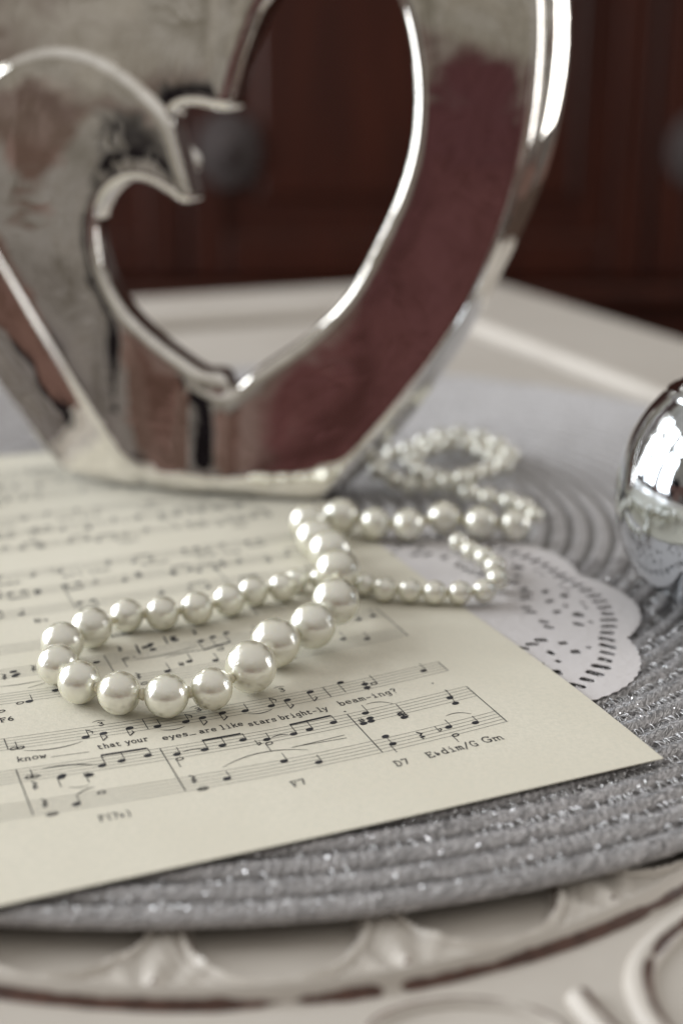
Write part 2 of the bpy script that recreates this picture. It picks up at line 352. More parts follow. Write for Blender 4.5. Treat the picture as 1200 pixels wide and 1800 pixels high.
scroll([(1330, 1570), (1245, 1602), (1175, 1643), (1130, 1695), (1124, 1750), (1152, 1812), (1210, 1870), (1290, 1905)], .0028, 1.0, R_(122), wamp=1.3, seed=4)
scroll([(1010, 1745), (1038, 1788), (1090, 1840), (1160, 1890), (1240, 1930)], .0026, 1.05, R_(112), wamp=1.6, seed=5)
scroll([(640, 1830), (665, 1797), (730, 1772), (815, 1763), (905, 1773), (975, 1800), (1005, 1840)], 0.0014, 1.0, R_(105), wamp=1.2, seed=6)
scroll([(-60, 1900), (60, 1860), (200, 1850), (330, 1875), (420, 1910)], .0030, .8, R_(90), seed=7)

# ------------------------------------------------------------------ round woven placemat
MC = np.array([-.0395, .4520]); MR = .2376; PITCHR = .0071
matt = tag(empty('round_placemat', (MC[0], MC[1], 0)), 'round grey woven placemat of braided cords with silver thread lying on the carved table', 'placemat')
def ring_samples(r):
    out = []; a = 0.0
    while a < 2 * math.pi:
        p = np.array([MC[0] + r * math.cos(a), MC[1] + r * math.sin(a), 0]); d = np.linalg.norm(p - EYE)
        x, y = project(p) if p[1] > .05 else (-9999, 0)
        vis = -60 < x < 1260 and 500 < y < 1760
        step = (.00042 if d < .40 else .0009 if d < .55 else .0018) if vis else .0045
        out.append(a); a += step / r
    return np.array(out)
loops_v, loops_f, fl_v, fl_f = [], [], [], []; fib_v, fib_s = [], []
def in_sheet(p):                                # hidden under the sheet of music
    q = p[:2] - SC; return q @ SX < -.004 and q @ SY > .004
SC = at(1165, 1335, .001)[:2]; _L = at(0, 1595, .001)[:2]; SX = (SC - _L) / np.linalg.norm(SC - _L); SY = np.array([-SX[1], SX[0]])
nrings = int(MR / PITCHR)
for k in range(nrings):
    for kind in (0, 1):
        r = MR - .0026 - k * PITCHR - (0 if kind == 0 else .0036)
        if r < .004: continue
        a = ring_samples(r); n = len(a); s = a * r
        nc = 14 if kind == 0 else 10
        ph = np.arange(nc) / nc * 2 * math.pi; A, PH = np.meshgrid(a, ph, indexing='ij'); Sx = A * r
        up = np.abs(((PH - math.pi / 2 + math.pi) % (2 * math.pi)) - math.pi)
        if kind == 0:
            hw, hh, zc = .0027, .0017, -.0018
            rel = (.00010 + .00016 * noise1(Sx / .004 + 9 * k, k + 50)) * np.sin(2 * math.pi * Sx / .0019 + 2.6 * up + 2.5 * noise1(Sx / .006, k + 9)) + .00012 * np.sin(2 * math.pi * Sx / .00071 - 3 * up + 5 * np.sin(Sx * 900))
        else:
            hw, hh, zc = (.0015, .0011, -.0026) if k < 14 else (.0019, .0012, -.0022)
            rel = .00018 * np.sin(2 * math.pi * Sx / .0013 + PH)
        rel = rel + .00022 * (rng.random(A.shape) - .5)
        wob = .00035 * (noise1(s / .012 + 31 * k, k + 2) - .5)[:, None]
        X = r + wob + (hw + rel) * np.cos(PH); Z = zc + (hh + rel) * np.sin(PH)
        V = np.stack([X * np.cos(A), X * np.sin(A), Z], -1).reshape(-1, 3)
        idx = np.arange(n)[:, None] * nc + np.arange(nc)[None, :]
        i2 = np.roll(idx, -1, 0); F = np.stack([idx, i2, np.roll(i2, -1, 1), np.roll(idx, -1, 1)], -1).reshape(-1, 4)
        me = bpy.data.meshes.new('cord'); me.vertices.add(len(V)); me.vertices.foreach_set('co', V.astype(np.float32).reshape(-1))
        me.loops.add(F.size); me.loops.foreach_set('vertex_index', F.reshape(-1).astype(np.int32)); me.polygons.add(len(F))
        me.polygons.foreach_set('loop_start', np.arange(0, F.size, 4, dtype=np.int32)); me.update(calc_edges=True); me.shade_smooth()
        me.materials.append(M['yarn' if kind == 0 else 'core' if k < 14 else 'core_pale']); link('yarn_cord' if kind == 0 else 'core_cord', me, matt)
        # fine fibres of the yarn where the weave can be made out
        pa = np.stack([MC[0] + r * np.cos(a), MC[1] + r * np.sin(a), 0 * a], 1); dd = np.linalg.norm(pa - EYE, axis=1)
        qx = pa - EYE; dz_ = qx @ np.array([0, CT, -ST]); X2 = 600 + FPX * qx[:, 0] / dz_; Y2 = 900 - FPX * (qx @ np.array([0, ST, CT])) / dz_
        q2 = (pa[:, :2] - SC); hid = (q2 @ SX < -.006) & (q2 @ SY > .006)
        ok = np.where((dz_ > .05) & (X2 > -40) & (X2 < 1240) & (Y2 > 980) & (Y2 < 1720) & (dd < .46) & ~hid)[0]
        if len(ok):
            m_ = len(ok) * (7 if kind == 0 else 3); a_ = a[rng.choice(ok, m_)] + rng.normal(0, .0003, m_) / r
            p0 = rng.uniform(.0, math.pi, m_); ln = rng.uniform(.0006, .0020, m_); sl = np.where(p0 < math.pi / 2, 1, -1) * rng.uniform(.3, 1.0, m_) * (1 if kind == 0 else rng.choice([-1, 1], m_))
            out_ = rng.uniform(.00010, .00030, m_); wf = rng.uniform(.00005, .00011, m_); sh = rng.random(m_) ** 1.2; rows = []
            for u in (-1, -.33, .33, 1):
                ai = a_ + u * ln / r; ph_ = p0 + u * ln * sl / hw; bulge = out_ * (1 - .5 * u * u)
                for sg in (-1, 1):
                    ph2 = ph_ + sg * wf / hw; rr2 = r + (hw + bulge) * np.cos(ph2); rows.append(np.stack([rr2 * np.cos(ai), rr2 * np.sin(ai), zc + (hh + bulge) * np.sin(ph2)], 1))
            Vf = np.stack(rows, 1); fib_v.append(Vf.reshape(-1, 3)); fib_s.append(np.repeat(sh, 8))
        # silver filament stitches and glints where they can be seen
        for ai, si in zip(a, s):
            p = np.array([MC[0] + r * math.cos(ai), MC[1] + r * math.sin(ai), 0.0]); d = np.linalg.norm(p - EYE)
            if d > .46 or p[1] < .1: continue
            x, y = project(p)
            if not (-40 < x < 1240 and y > 1000) or in_sheet(p): continue
            rad = np.array([math.cos(ai), math.sin(ai), 0]); tan = np.array([-math.sin(ai), math.cos(ai), 0]); off = np.array([r * math.cos(ai), r * math.sin(ai), 0])
            if kind == 1 and random.random() < (.42 if y < 1450 else .08):
                q0 = random.uniform(.1, .6); q1 = math.pi - random.uniform(.1, .6); tw = random.gauss(0, .0007); rr_ = random.uniform(.0017, .0023)
                pts = [off + rad * rr_ * math.cos(q) + tan * tw * (q - 1.57) + np.array([0, 0, -.0021 + rr_ * .8 * math.sin(q)]) for q in np.linspace(q0, q1, 7)]
                vv, ff, _ = sweep(pts, .00011, 3, up=tuple(tan)); b0 = len(loops_v); loops_v.extend(vv); loops_f.extend([tuple(i + b0 for i in f_) for f_ in ff])
            for _ in range(random.choice((1, 1, 2)) if kind == 0 else (random.random() < .25)):
                q = random.gauss(math.pi / 2, .8); c0 = off + rad * .0026 * math.cos(q) + np.array([0, 0, -.0018 + .0019 * math.sin(q)])
                dirv = tan * random.uniform(.3, 1) + rad * random.gauss(0, .6) + np.array([0, 0, random.gauss(0, .35)]); dirv /= np.linalg.norm(dirv)
                nn = np.array([random.gauss(0, .5), random.gauss(-.3, .5), 1.0]); sv = np.cross(dirv, nn); sv /= np.linalg.norm(sv)
                L = random.uniform(.0002, .0006); wd = random.uniform(.00006, .00013); b0 = len(fl_v)
                fl_v.extend([c0 - dirv * L - sv * wd, c0 - dirv * L + sv * wd, c0 + dirv * L + sv * wd, c0 + dirv * L - sv * wd]); fl_f.append((b0, b0 + 1, b0 + 2, b0 + 3))
FV = np.concatenate(fib_v); nfb = len(FV) // 8; b8 = (np.arange(nfb) * 8)[:, None, None]
FF = (b8 + np.array([[0, 1, 3, 2], [2, 3, 5, 4], [4, 5, 7, 6]])[None]).reshape(-1, 4)
me = bpy.data.meshes.new('yarn_fibre'); me.vertices.add(len(FV)); me.vertices.foreach_set('co', FV.astype(np.float32).reshape(-1))
me.loops.add(FF.size); me.loops.foreach_set('vertex_index', FF.reshape(-1).astype(np.int32)); me.polygons.add(len(FF))
me.polygons.foreach_set('loop_start', np.arange(0, FF.size, 4, dtype=np.int32)); me.update(calc_edges=True); me.shade_smooth(); me.materials.append(M['fibre'])
o = link('yarn_fibre', me, matt); attr(o, 'shade', np.concatenate(fib_s)); o['kind'] = 'stuff'; print('fibres', nfb)
o = mesh('silver_filament', loops_v, loops_f, M['lurex'], matt); o['kind'] = 'stuff'
o = mesh('silver_fleck', fl_v, fl_f, M['lurex'], matt, smooth=False); o['kind'] = 'stuff'

# ------------------------------------------------------------------ paper doily with cut-out lace
DC = np.array([.0022, .3567]); NL = 10; A0 = R_(6.3)
def dr_edge(a): return .0768 + .0062 * np.abs(np.cos(NL / 2 * (a - A0))) ** .9 + .00022 * np.cos(NL * 14 * a)
cu = bpy.data.curves.new('doily', 'CURVE'); cu.dimensions = '2D'; cu.fill_mode = 'BOTH'; cu.extrude = .00012
def add_poly(pts):
    sp = cu.splines.new('POLY'); sp.points.add(len(pts) - 1)
    for p_, q_ in zip(sp.points, pts): p_.co = (q_[0], q_[1], 0, 1)
    sp.use_cyclic_u = True
aa = np.linspace(0, 2 * math.pi, 720, endpoint=False); add_poly([(dr_edge(a) * math.cos(a), dr_edge(a) * math.sin(a)) for a in aa])
cut = []
def slit(r, a, ln, wd, rot=0.0, n=8):
    cx, cy = r * math.cos(a), r * math.sin(a); pts = []
    axis = [(cx + u * ln / 2 * math.cos(a + rot), cy + u * ln / 2 * math.sin(a + rot)) for u in (-.8, -.4, 0, .4, .8)]
    if any(math.hypot(p_[0] - q_[0], p_[1] - q_[1]) < (wd + w_) / 2 + .0006 for p_ in axis for q_, w_ in cut): return
    cut.extend((q_, wd) for q_ in axis)
    for k in range(n):
        q_ = 2 * math.pi * (k + .5) / n; sx, sy = math.cos(q_), math.sin(q_)
        ex = ln / 2 * math.copysign(abs(sx) ** .5, sx); ey = wd / 2 * math.copysign(abs(sy) ** .5, sy)
        c_, s_ = math.cos(a + rot), math.sin(a + rot); pts.append((cx + ex * c_ - ey * s_, cy + ex * s_ + ey * c_))
    add_poly(pts)
for l in range(NL):
    am = A0 + l * 2 * math.pi / NL
    for j in range(10):
        d = R_(-16.2 + 3.6 * j); rr_ = .0712 + .0022 * math.cos(NL / 2 * d) ; slit(rr_, am + d, random.uniform(.0040, .0056), random.uniform(.0020, .0027), -d * .8 + random.gauss(0, .08))
    for j in range(9):
        d = R_(-15 + 3.75 * j); rr_ = .0560 - .0050 * math.cos(NL / 2 * d) ** 2; slit(rr_, am + d, random.uniform(.0030, .0046), random.uniform(.0018, .0024), d * 1.6 + random.gauss(0, .1))
    for j in range(12):
        d = R_(-16.5 + 3.0 * j); slit(.0668 + .0012 * math.cos(NL / 2 * d), am + d, .0017, .0015, random.uniform(-.4, .4), 6) if abs(abs(d) - R_(6.5)) > R_(2.2) else None
    slit(.0648, am - R_(6), .0034, .0036, .78, 8); slit(.0648, am + R_(7), .0030, .0028, .5)
    for d, r_, L_, W_ in ((-12, .0640, .0030, .0016), (-11, .0600, .0026, .0018), (-4, .0590, .0024, .0018), (4, .0590, .0026, .0016), (11, .0605, .0024, .0018), (13, .0650, .0030, .0015), (0, .0625, .0016, .0014)):
        slit(r_, am + R_(d), L_ * 1.2, W_ * 1.25, random.uniform(-.9, .9))
tmp = bpy.data.objects.new('tmp', cu); COL.objects.link(tmp)
dg = bpy.context.evaluated_depsgraph_get(); me = bpy.data.meshes.new_from_object(tmp.evaluated_get(dg)); bpy.data.objects.remove(tmp)
me.materials.clear(); me.materials.append(M['doily']); me.name = 'doily'
doily = link('paper_doily', me); doily.location = (DC[0], DC[1], .0005)
tag(doily, 'white paper lace doily with scalloped edge half hidden under the sheet of music', 'doily')

# ------------------------------------------------------------------ sheet of music
SW, SH = .232, .305; SZ = .0012
def bow(s, t_):                                  # gentle lie of the paper; s <= 0 from right edge, t_ >= 0 from the near edge (m)
    return .0005 * np.sin(s * 38 + 1.0) * np.sin(t_ * 27 + .4) 
def sheet_pt(s, t_, dz=0.0):
    p = SC + SX * s + SY * t_; return (p[0], p[1], SZ + float(bow(s, t_)) + dz)
ns, ntt = 60, 76
ss = np.linspace(-SW, 0, ns); tt = np.linspace(0, SH, ntt)
edge = lambda t_: .0 + .0006 * math.sin(t_ * 40)
V = [sheet_pt(s + (edge(t_) if s > -.001 else 0), t_) for t_ in tt for s in ss]
F = [(j * ns + i, j * ns + i + 1, (j + 1) * ns + i + 1, (j + 1) * ns + i) for j in range(ntt - 1) for i in range(ns - 1)]
sheet = empty('sheet_music', (SC[0], SC[1], SZ)); soff = np.array([SC[0], SC[1], SZ])
tag(sheet, 'cream page of printed sheet music with lyrics lying under the pearl necklace', 'sheet music')
TH_ = .00022; nv = len(V); V = [np.array(q) for q in V]
F += [tuple(nv + i for i in f_[::-1]) for f_ in F]; V += [q - (0, 0, TH_) for q in V[:nv]]
ringi = [i for i in range(ns)] + [j * ns + ns - 1 for j in range(1, ntt)] + [(ntt - 1) * ns + i for i in range(ns - 2, -1, -1)] + [j * ns for j in range(ntt - 2, 0, -1)]
b0 = len(V); nri = len(ringi); V += [V[i] for i in ringi] + [V[nv + i] for i in ringi]          # edge strip with its own vertices
F += [(b0 + i, b0 + nri + i, b0 + nri + (i + 1) % nri, b0 + (i + 1) % nri) for i in range(nri)]
pg = mesh('page', np.array(V) - soff, F, M['paper'], sheet)
# --- print
def px(x, y):                                    # photo pixel -> page coordinates (mm)
    p = at(x, y, .0012)[:2] - SC; return np.array([p @ SX, p @ SY]) * 1000
class Ink:
    def __init__(s): s.v, s.f = [], []
    def poly(s, pts):
        b0 = len(s.v)
        for q_ in pts: s.v.append(np.array(sheet_pt(q_[0] / 1000, q_[1] / 1000, .00007)) - soff)
        s.f.append(tuple(range(b0, b0 + len(pts))))
    def line(s, a, b_, wd, n=1):
        a, b_ = np.asarray(a, float), np.asarray(b_, float); d = b_ - a; L = np.hypot(*d)
        if L < 1e-6: return
        d /= L; nn = np.array([-d[1], d[0]]) * wd / 2
        pts = [a + (b_ - a) * i / n for i in range(n + 1)]
        for p0, p1 in zip(pts[:-1], pts[1:]): s.poly([p0 - nn, p1 - nn, p1 + nn, p0 + nn])
    def path(s, pts, wd):
        pts = [np.asarray(p_, float) for p_ in pts]; n = len(pts)
        for i in range(n - 1):
            d = pts[i + 1] - pts[i]; L = np.hypot(*d)
            if L < 1e-6: continue
            e = d / L * wd * .35; w_ = wd if np.isscalar(wd) else wd
            s.line(pts[i] - e * (i > 0), pts[i + 1] + e * (i < n - 2), w_)
    def taper(s, pts, wmax, wmin=.10):
        pts = [np.asarray(p_, float) for p_ in pts]; n = len(pts); L_, R2 = [], []
        for i in range(n):
            d = pts[min(i + 1, n - 1)] - pts[max(i - 1, 0)]; d /= np.hypot(*d); w_ = wmin + (wmax - wmin) * math.sin(math.pi * i / (n - 1)); nn = np.array([-d[1], d[0]]) * w_ / 2
            L_.append(pts[i] + nn); R2.append(pts[i] - nn)
        for i in range(n - 1): s.poly([R2[i], R2[i + 1], L_[i + 1], L_[i]])
    def ell(s, c, a, b_, rot, n=14):
        s.poly([(c[0] + a * math.cos(q_) * math.cos(rot) - b_ * math.sin(q_) * math.sin(rot), c[1] + a * math.cos(q_) * math.sin(rot) + b_ * math.sin(q_) * math.cos(rot)) for q_ in np.linspace(0, 2 * math.pi, n, endpoint=False)])
    def ring(s, c, a, b_, rot, wd, n=16):
        pts = [np.array((c[0] + a * math.cos(q_) * math.cos(rot) - b_ * math.sin(q_) * math.sin(rot), c[1] + a * math.cos(q_) * math.sin(rot) + b_ * math.sin(q_) * math.cos(rot))) for q_ in np.linspace(0, 2 * math.pi, n + 1)]
        s.path(pts, wd)
    def done(s, name):
        if s.v: mesh(name, s.v, s.f, M['ink'], sheet, smooth=False)
        s.v, s.f = [], []
def arc(p0, p1, h, n=14):
    p0, p1 = np.asarray(p0, float), np.asarray(p1, float); d = p1 - p0; nn = np.array([-d[1], d[0]]) / (np.hypot(*d) + 1e-9)
    return [p0 + d * u + nn * h * 4 * u * (1 - u) for u in np.linspace(0, 1, n)]
LIFT = lambda s: 2.2 * ((s + 80) / 57) ** 2 if s > -140 else 2.2 * ((-60) / 57) ** 2
SYS = 54.8
def staff_y(i, base): return base + LIFT(i)
staves = {'voice': (57.6, 5.7), 'treble': (41.9, 5.7), 'bass': (27.0, 5.8)}
for k in range(5):
    for nm, (b0, hh) in staves.items():
        ik = Ink(); b1 = b0 + k * SYS
        if b1 + hh > 288: continue
        xs_ = np.linspace(-214 if k else -200, -23.6 + (.4 if nm == 'bass' else 0), 48)
        for l in range(5):
            y = b1 + hh * l / 4
            for x0, x1 in zip(xs_[:-1], xs_[1:]):
                ik.line((x0, y + LIFT(x0)), (x1 + .02, y + LIFT(x1)), .115)
        ik.done('printed_staff')
    ik = Ink(); b1 = k * SYS
    if 27 + b1 > 285: continue
    for x in (-23.6, -56.5, -102.6, -134.6, -168, -198):
        if 57.6 + b1 + 5.7 < 288: ik.line((x, 57.6 + b1 + LIFT(x)), (x, 63.3 + b1 + LIFT(x)), .22); ik.done('printed_barline')
        if 41.9 + 5.7 + b1 < 288: ik.line((x, 27.0 + b1 + LIFT(x)), (x, 47.6 + b1 + LIFT(x)), .24); ik.done('printed_barline')
ROT = .32
notes = Ink()
def head(x, y, full=True, sc=1.0, page=False):
    c = np.array([x, y]) if page else px(x, y)
    if full: notes.ell(c, 1.0 * sc, .74 * sc, ROT)
    else: notes.ring(c, .86 * sc, .56 * sc, ROT, .30)
    return c
def note(x, y, sx=None, sy=None, full=True, flag=0):
    notes.done('printed_mark')
    c = head(x, y, full)
    if sx is not None:
        e = px(sx, sy); side = .82 if e[1] > c[1] else -.82
        L = max(abs(e[1] - c[1]), 2.6); e = np.array([c[0] + side, c[1] + (L if side > 0 else -L)])
        notes.line((c[0] + side, c[1]), e, .20)
        if flag:
            d = -1 if side > 0 else 1
            notes.taper([e, e + (.5, d * .7), e + (1.25, d * 1.5), e + (1.0, d * 2.6)], .42)
    notes.done('printed_note'); return c
def beam(pts, b0, b1):
    notes.done('printed_mark'); B0, B1 = px(*b0), px(*b1); notes.line(B0, B1, .75, 4)
    for (x, y) in pts:
        c = head(x, y); sx = c[0] + (.82 if B0[1] > c[1] else -.82); u = (sx - B0[0]) / (B1[0] - B0[0]); notes.line((sx, c[1]), (sx, (B0 + (B1 - B0) * u)[1]), .20)
    notes.done('printed_beamed_notes')
def slur(a, b_, h, wd=.34): notes.done('printed_note'); notes.taper(arc(px(*a), px(*b_), h), wd); notes.done('printed_slur')
def rest(x, y, c=None):
    notes.done('printed_note'); c = px(x, y) if c is None else c
    notes.path([c + (-.4, 1.9), c + (.5, .8), c + (-.3, .1), c + (.5, -.9)], .42); notes.path([c + (.5, -.9), c + (-.5, -.8), c + (-.1, -1.8)], .34); notes.done('printed_rest')
def flat(x, y):
    c = px(x, y); notes.line(c + (-.4, -.6), c + (-.4, 2.2), .18); notes.path([c + (-.4, .5), c + (.35, .7), c + (.45, .1), c + (-.4, -.6)], .26); notes.done('printed_flat')
def sharp_(x, y):
    c = px(x, y)
    for d in (-.3, .3): notes.line(c + (d, -1.3), c + (d, 1.3), .16); notes.line(c + (-.75, d * 1.3 - .15), c + (.75, d * 1.3 + .15), .34)
    notes.done('printed_sharp')
def triplet(x, y):
    c = px(x, y); text(notes, '3', c + (-.7, -.9), 2.0, .25); notes.taper(arc(c + (-1.5, 1.5), c + (1.6, 1.6), .55, 8), .22); notes.done('printed_triplet')
# --- a slab-serif stroke face for the lyrics and chord names
def arcp(cx, cy, rx, ry, a0, a1, n=9): return [(cx + rx * math.cos(R_(q_)), cy + ry * math.sin(R_(q_))) for q_ in np.linspace(a0, a1, n)]
GL = {
 'k': [[(.3, 6.4), (1.1, 6.4), (1.1, 0)], [(.2, 0), (2, 0)], [(1.1, 1.8), (4.2, 4)], [(3.2, 4), (5.2, 4)], [(2.3, 2.7), (4.7, 0)], [(3.8, 0), (5.6, 0)]],
 'n': [[(.2, 4), (1, 4), (1, 0)], [(.2, 0), (1.9, 0)], [(1, 2.9), (1.9, 3.8), (3.2, 4.05), (4.2, 3.4), (4.3, 2.6), (4.3, 0)], [(3.5, 0), (5.3, 0)]],
 'o': [arcp(2.8, 2, 2.2, 2.05, 0, 360, 15)],
 'w': [[(-.1, 4), (1.4, 4)], [(.6, 4), (1.6, 0), (2.8, 3.1), (4, 0), (5, 4)], [(4.2, 4), (5.7, 4)]],
 't': [[(1.8, 5.4), (1.8, .9), (2.5, .05), (3.8, 0), (4.8, .6)], [(.5, 4), (4.3, 4)]],
 'h': [[(.3, 6.4), (1.1, 6.4), (1.1, 0)], [(.3, 0), (2, 0)], [(1.1, 2.9), (2, 3.8), (3.3, 4.05), (4.2, 3.4), (4.3, 2.6), (4.3, 0)], [(3.5, 0), (5.3, 0)]],
 'a': [[(1, 3.3), (1.8, 3.95), (3.3, 4), (4.2, 3.2), (4.2, .5), (4.8, 0), (5.5, .1)], [(4.2, 2.4), (2.2, 2.3), (1, 1.7), (.8, .9), (1.5, .05), (2.8, 0), (4.2, 1.1)]],
 'y': [[(-.1, 4), (1.7, 4)], [(3.8, 4), (5.6, 4)], [(.8, 4), (2.8, .1)], [(4.7, 4), (2.5, -1.2), (1.8, -1.9), (.5, -1.8)]],
 'u': [[(.2, 4), (1, 4), (1, 1.2), (1.6, .2), (2.8, 0), (4.2, 1.1)], [(3.4, 4), (4.2, 4), (4.2, 0), (5.2, 0)]],
 'r': [[(.4, 4), (1.6, 4), (1.6, 0)], [(.4, 0), (3.3, 0)], [(1.6, 2.5), (2.7, 3.7), (4, 4), (4.8, 3.5)]],
 'e': [[(.7, 2.1), (4.9, 2.1), (4.6, 3.3), (3.6, 4), (2.1, 4), (.95, 3.2), (.6, 2), (.95, .8), (2.1, 0), (3.6, 0), (4.8, .7)]],
 's': [[(4.5, 2.9), (4.5, 4)], [(4.5, 3.2), (3.5, 4), (2, 4), (1.1, 3.2), (1.6, 2.4), (3.8, 1.8), (4.6, 1), (3.8, .05), (2, 0), (1, .8)], [(1, 0), (1, 1.1)]],
 'l': [[(1, 6.4), (2.8, 6.4), (2.8, 0)], [(.8, 0), (4.7, 0)]],
 'i': [[(1, 4), (2.8, 4), (2.8, 0)], [(.8, 0), (4.7, 0)], [(2.6, 5.5), (2.6, 6.3)]],
 'b': [[(.2, 6.4), (1, 6.4), (1, 0)], arcp(2.9, 2, 1.9, 2.05, 160, -160, 13), [(1, 1), (1, 3)]],
 'd': [[(3.5, 6.4), (4.3, 6.4), (4.3, 0), (5.2, 0)], arcp(2.5, 2, 1.9, 2.05, 20, 340, 13)],
 'g': [arcp(2.5, 2.2, 1.8, 1.8, 0, 360, 13), [(5.3, 4), (4.3, 4), (4.3, -.9), (3.5, -1.9), (1.6, -1.9), (.9, -1.4)]],
 'm': [[(0, 4), (.7, 4), (.7, 0)], [(0, 0), (1.4, 0)], [(.7, 3.2), (1.6, 4), (2.5, 3.8), (2.8, 3), (2.8, 0)], [(2.8, 3.2), (3.7, 4), (4.6, 3.8), (4.9, 3), (4.9, 0)], [(2.4, 0), (3.4, 0)], [(4.5, 0), (5.7, 0)]],
 'f': [[(1, 4), (4.3, 4)], [(2, 0), (2, 5), (2.8, 6.2), (4.4, 6.2)], [(.8, 0), (3.8, 0)]],
 'v': [[(0, 4), (1.5, 4)], [(.7, 4), (2.8, 0), (4.9, 4)], [(4, 4), (5.6, 4)]],
 '-': [[(.6, 2.2), (5, 2.2)]], '_': [[(0, 0), (6.4, 0)]], '.': [[(2.5, 0), (2.5, .6)]],
 '?': [[(1, 5), (1.6, 6.1), (3, 6.4), (4.3, 5.8), (4.5, 4.8), (3.2, 3.5), (2.8, 2.6), (2.8, 1.9)], [(2.8, 0), (2.8, .7)]],
 '3': [[(1, 5.6), (2, 6.3), (3.6, 6.2), (4.3, 5.2), (3.6, 4), (2.2, 3.6), (3.8, 3.2), (4.6, 2), (3.8, .5), (2.2, 0), (.8, .8)]],
 '6': [[(4.2, 6.2), (2.4, 5.2), (1.1, 3.4), (.9, 1.8), (1.7, .3), (3, 0), (4.3, .8), (4.5, 2.2), (3.6, 3.3), (2.3, 3.2), (1.1, 2.2)]],
 '7': [[(.9, 5.3), (.9, 6.2), (4.7, 6.2), (2.4, 0)]],
 'F': [[(.3, 6.2), (5, 6.2), (5, 4.9)], [(1.2, 6.2), (1.2, 0)], [(.3, 0), (2.6, 0)], [(1.2, 3.2), (3.4, 3.2)], [(3.4, 2.4), (3.4, 4)]],
 'E': [[(.3, 6.2), (5, 6.2), (5, 4.9)], [(1.2, 6.2), (1.2, 0)], [(.3, 0), (5.2, 0), (5.2, 1.4)], [(1.2, 3.2), (3.4, 3.2)], [(3.4, 2.4), (3.4, 4)]],
 'D': [[(.3, 6.2), (2.8, 6.2), (4.3, 5.4), (5.1, 3.8), (5.1, 2.4), (4.3, .8), (2.8, 0), (.3, 0)], [(1.2, 6.2), (1.2, 0)]],
 'G': [[(5, 6.3), (5, 4.7)], [(4.9, 5.2), (3.8, 6.3), (2.4, 6.3), (1, 5), (.6, 3.1), (1, 1.2), (2.4, 0), (3.8, 0), (4.9, .9)], [(3.2, 2.6), (5.6, 2.6)], [(4.9, 2.6), (4.9, 0)]],
 '/': [[(.6, -1), (5, 7)]], '(': [[(4, 6.8), (2.8, 5), (2.5, 3), (2.8, 1), (4, -.8)]], ')': [[(1.6, 6.8), (2.8, 5), (3.1, 3), (2.8, 1), (1.6, -.8)]],
 'B': [[(.3, 6.2), (3.6, 6.2), (4.6, 5.2), (4.2, 3.8), (3.2, 3.3), (4.6, 2.8), (5.1, 1.6), (4.2, .2), (3.2, 0), (.3, 0)], [(1.2, 6.2), (1.2, 0)], [(1.2, 3.3), (3.4, 3.3)]],
 '~': [[(1.6, 4.6), (1.6, 0)], [(1.6, 2), (3.4, 2.4), (3.6, 1.2), (1.6, 0)]],      # flat sign
 'A': [[(.6, 0), (2.8, 6.2), (5, 0)], [(-.1, 0), (1.6, 0)], [(4, 0), (5.7, 0)], [(1.5, 2.1), (4.1, 2.1)]],
 'C': [[(5, 6.3), (5, 4.7)], [(4.9, 5.2), (3.8, 6.3), (2.4, 6.3), (1, 5), (.6, 3.1), (1, 1.2), (2.4, 0), (3.8, 0), (5, 1.2)]],
}
def text(ik, s, p, height, bold=.30, width=None, direction=(1, 0), squeeze=1.0):
    """s with its first baseline point p; height of a capital in mm; width = total length in mm"""
    u = height / 6.4; n = sum(.55 if ch == ' ' else 1 for ch in s); adv = 6.6 * u * squeeze if width is None else width / n
    d = np.array(direction, float); d /= np.hypot(*d); nn = np.array([-d[1], d[0]]); x = 0
    for ch in s:
        if ch != ' ':
            jy = random.gauss(0, .05)
            for st in GL.get(ch, GL['o']):
                ik.path([np.asarray(p) + d * (x + q_[0] * adv / 6.3) + nn * (q_[1] * u + jy) for q_ in st], bold * random.uniform(.9, 1.12))
        x += adv * (.55 if ch == ' ' else 1)
def words(ik, s, a, b_, height, bold=.29):
    A, B = px(*a), px(*b_); text(ik, s, A, height, bold, np.hypot(*(B - A)), B - A); ik.done('printed_word')
# --- near system, sung line
note(25, 1318.5, 30, 1306, False); notes.ell(px(42, 1316), .28, .28, 0, 8); note(37, 1317, None, None, False)
slur((43, 1322), (146, 1304), -1.4); note(151, 1297, 150, 1284, flag=1); triplet(176, 1274)
note(182, 1290, 187, 1302, flag=1); note(228, 1280, 233, 1293, flag=1)
note(277, 1276, 274, 1264); slur((282, 1282), (325, 1275), -.9); note(327, 1267, 323, 1254, flag=1); triplet(347, 1246)
note(356, 1260, 361, 1273, flag=1); note(391, 1251, 396, 1264, flag=1); note(431, 1247, 427, 1235)
slur((436, 1252), (478, 1244), -.9); note(477, 1238, 474, 1224, flag=1); triplet(494, 1211)
note(505, 1228, 511, 1243, flag=1); note(545, 1214, 553, 1230, flag=1); note(598, 1198, 606, 1215)
note(641, 1201); note(645, 1207); notes.line(px(638, 1196), px(648, 1211), .3); note(657, 1200, 653, 1185, False); note(744, 1179, 738, 1167)
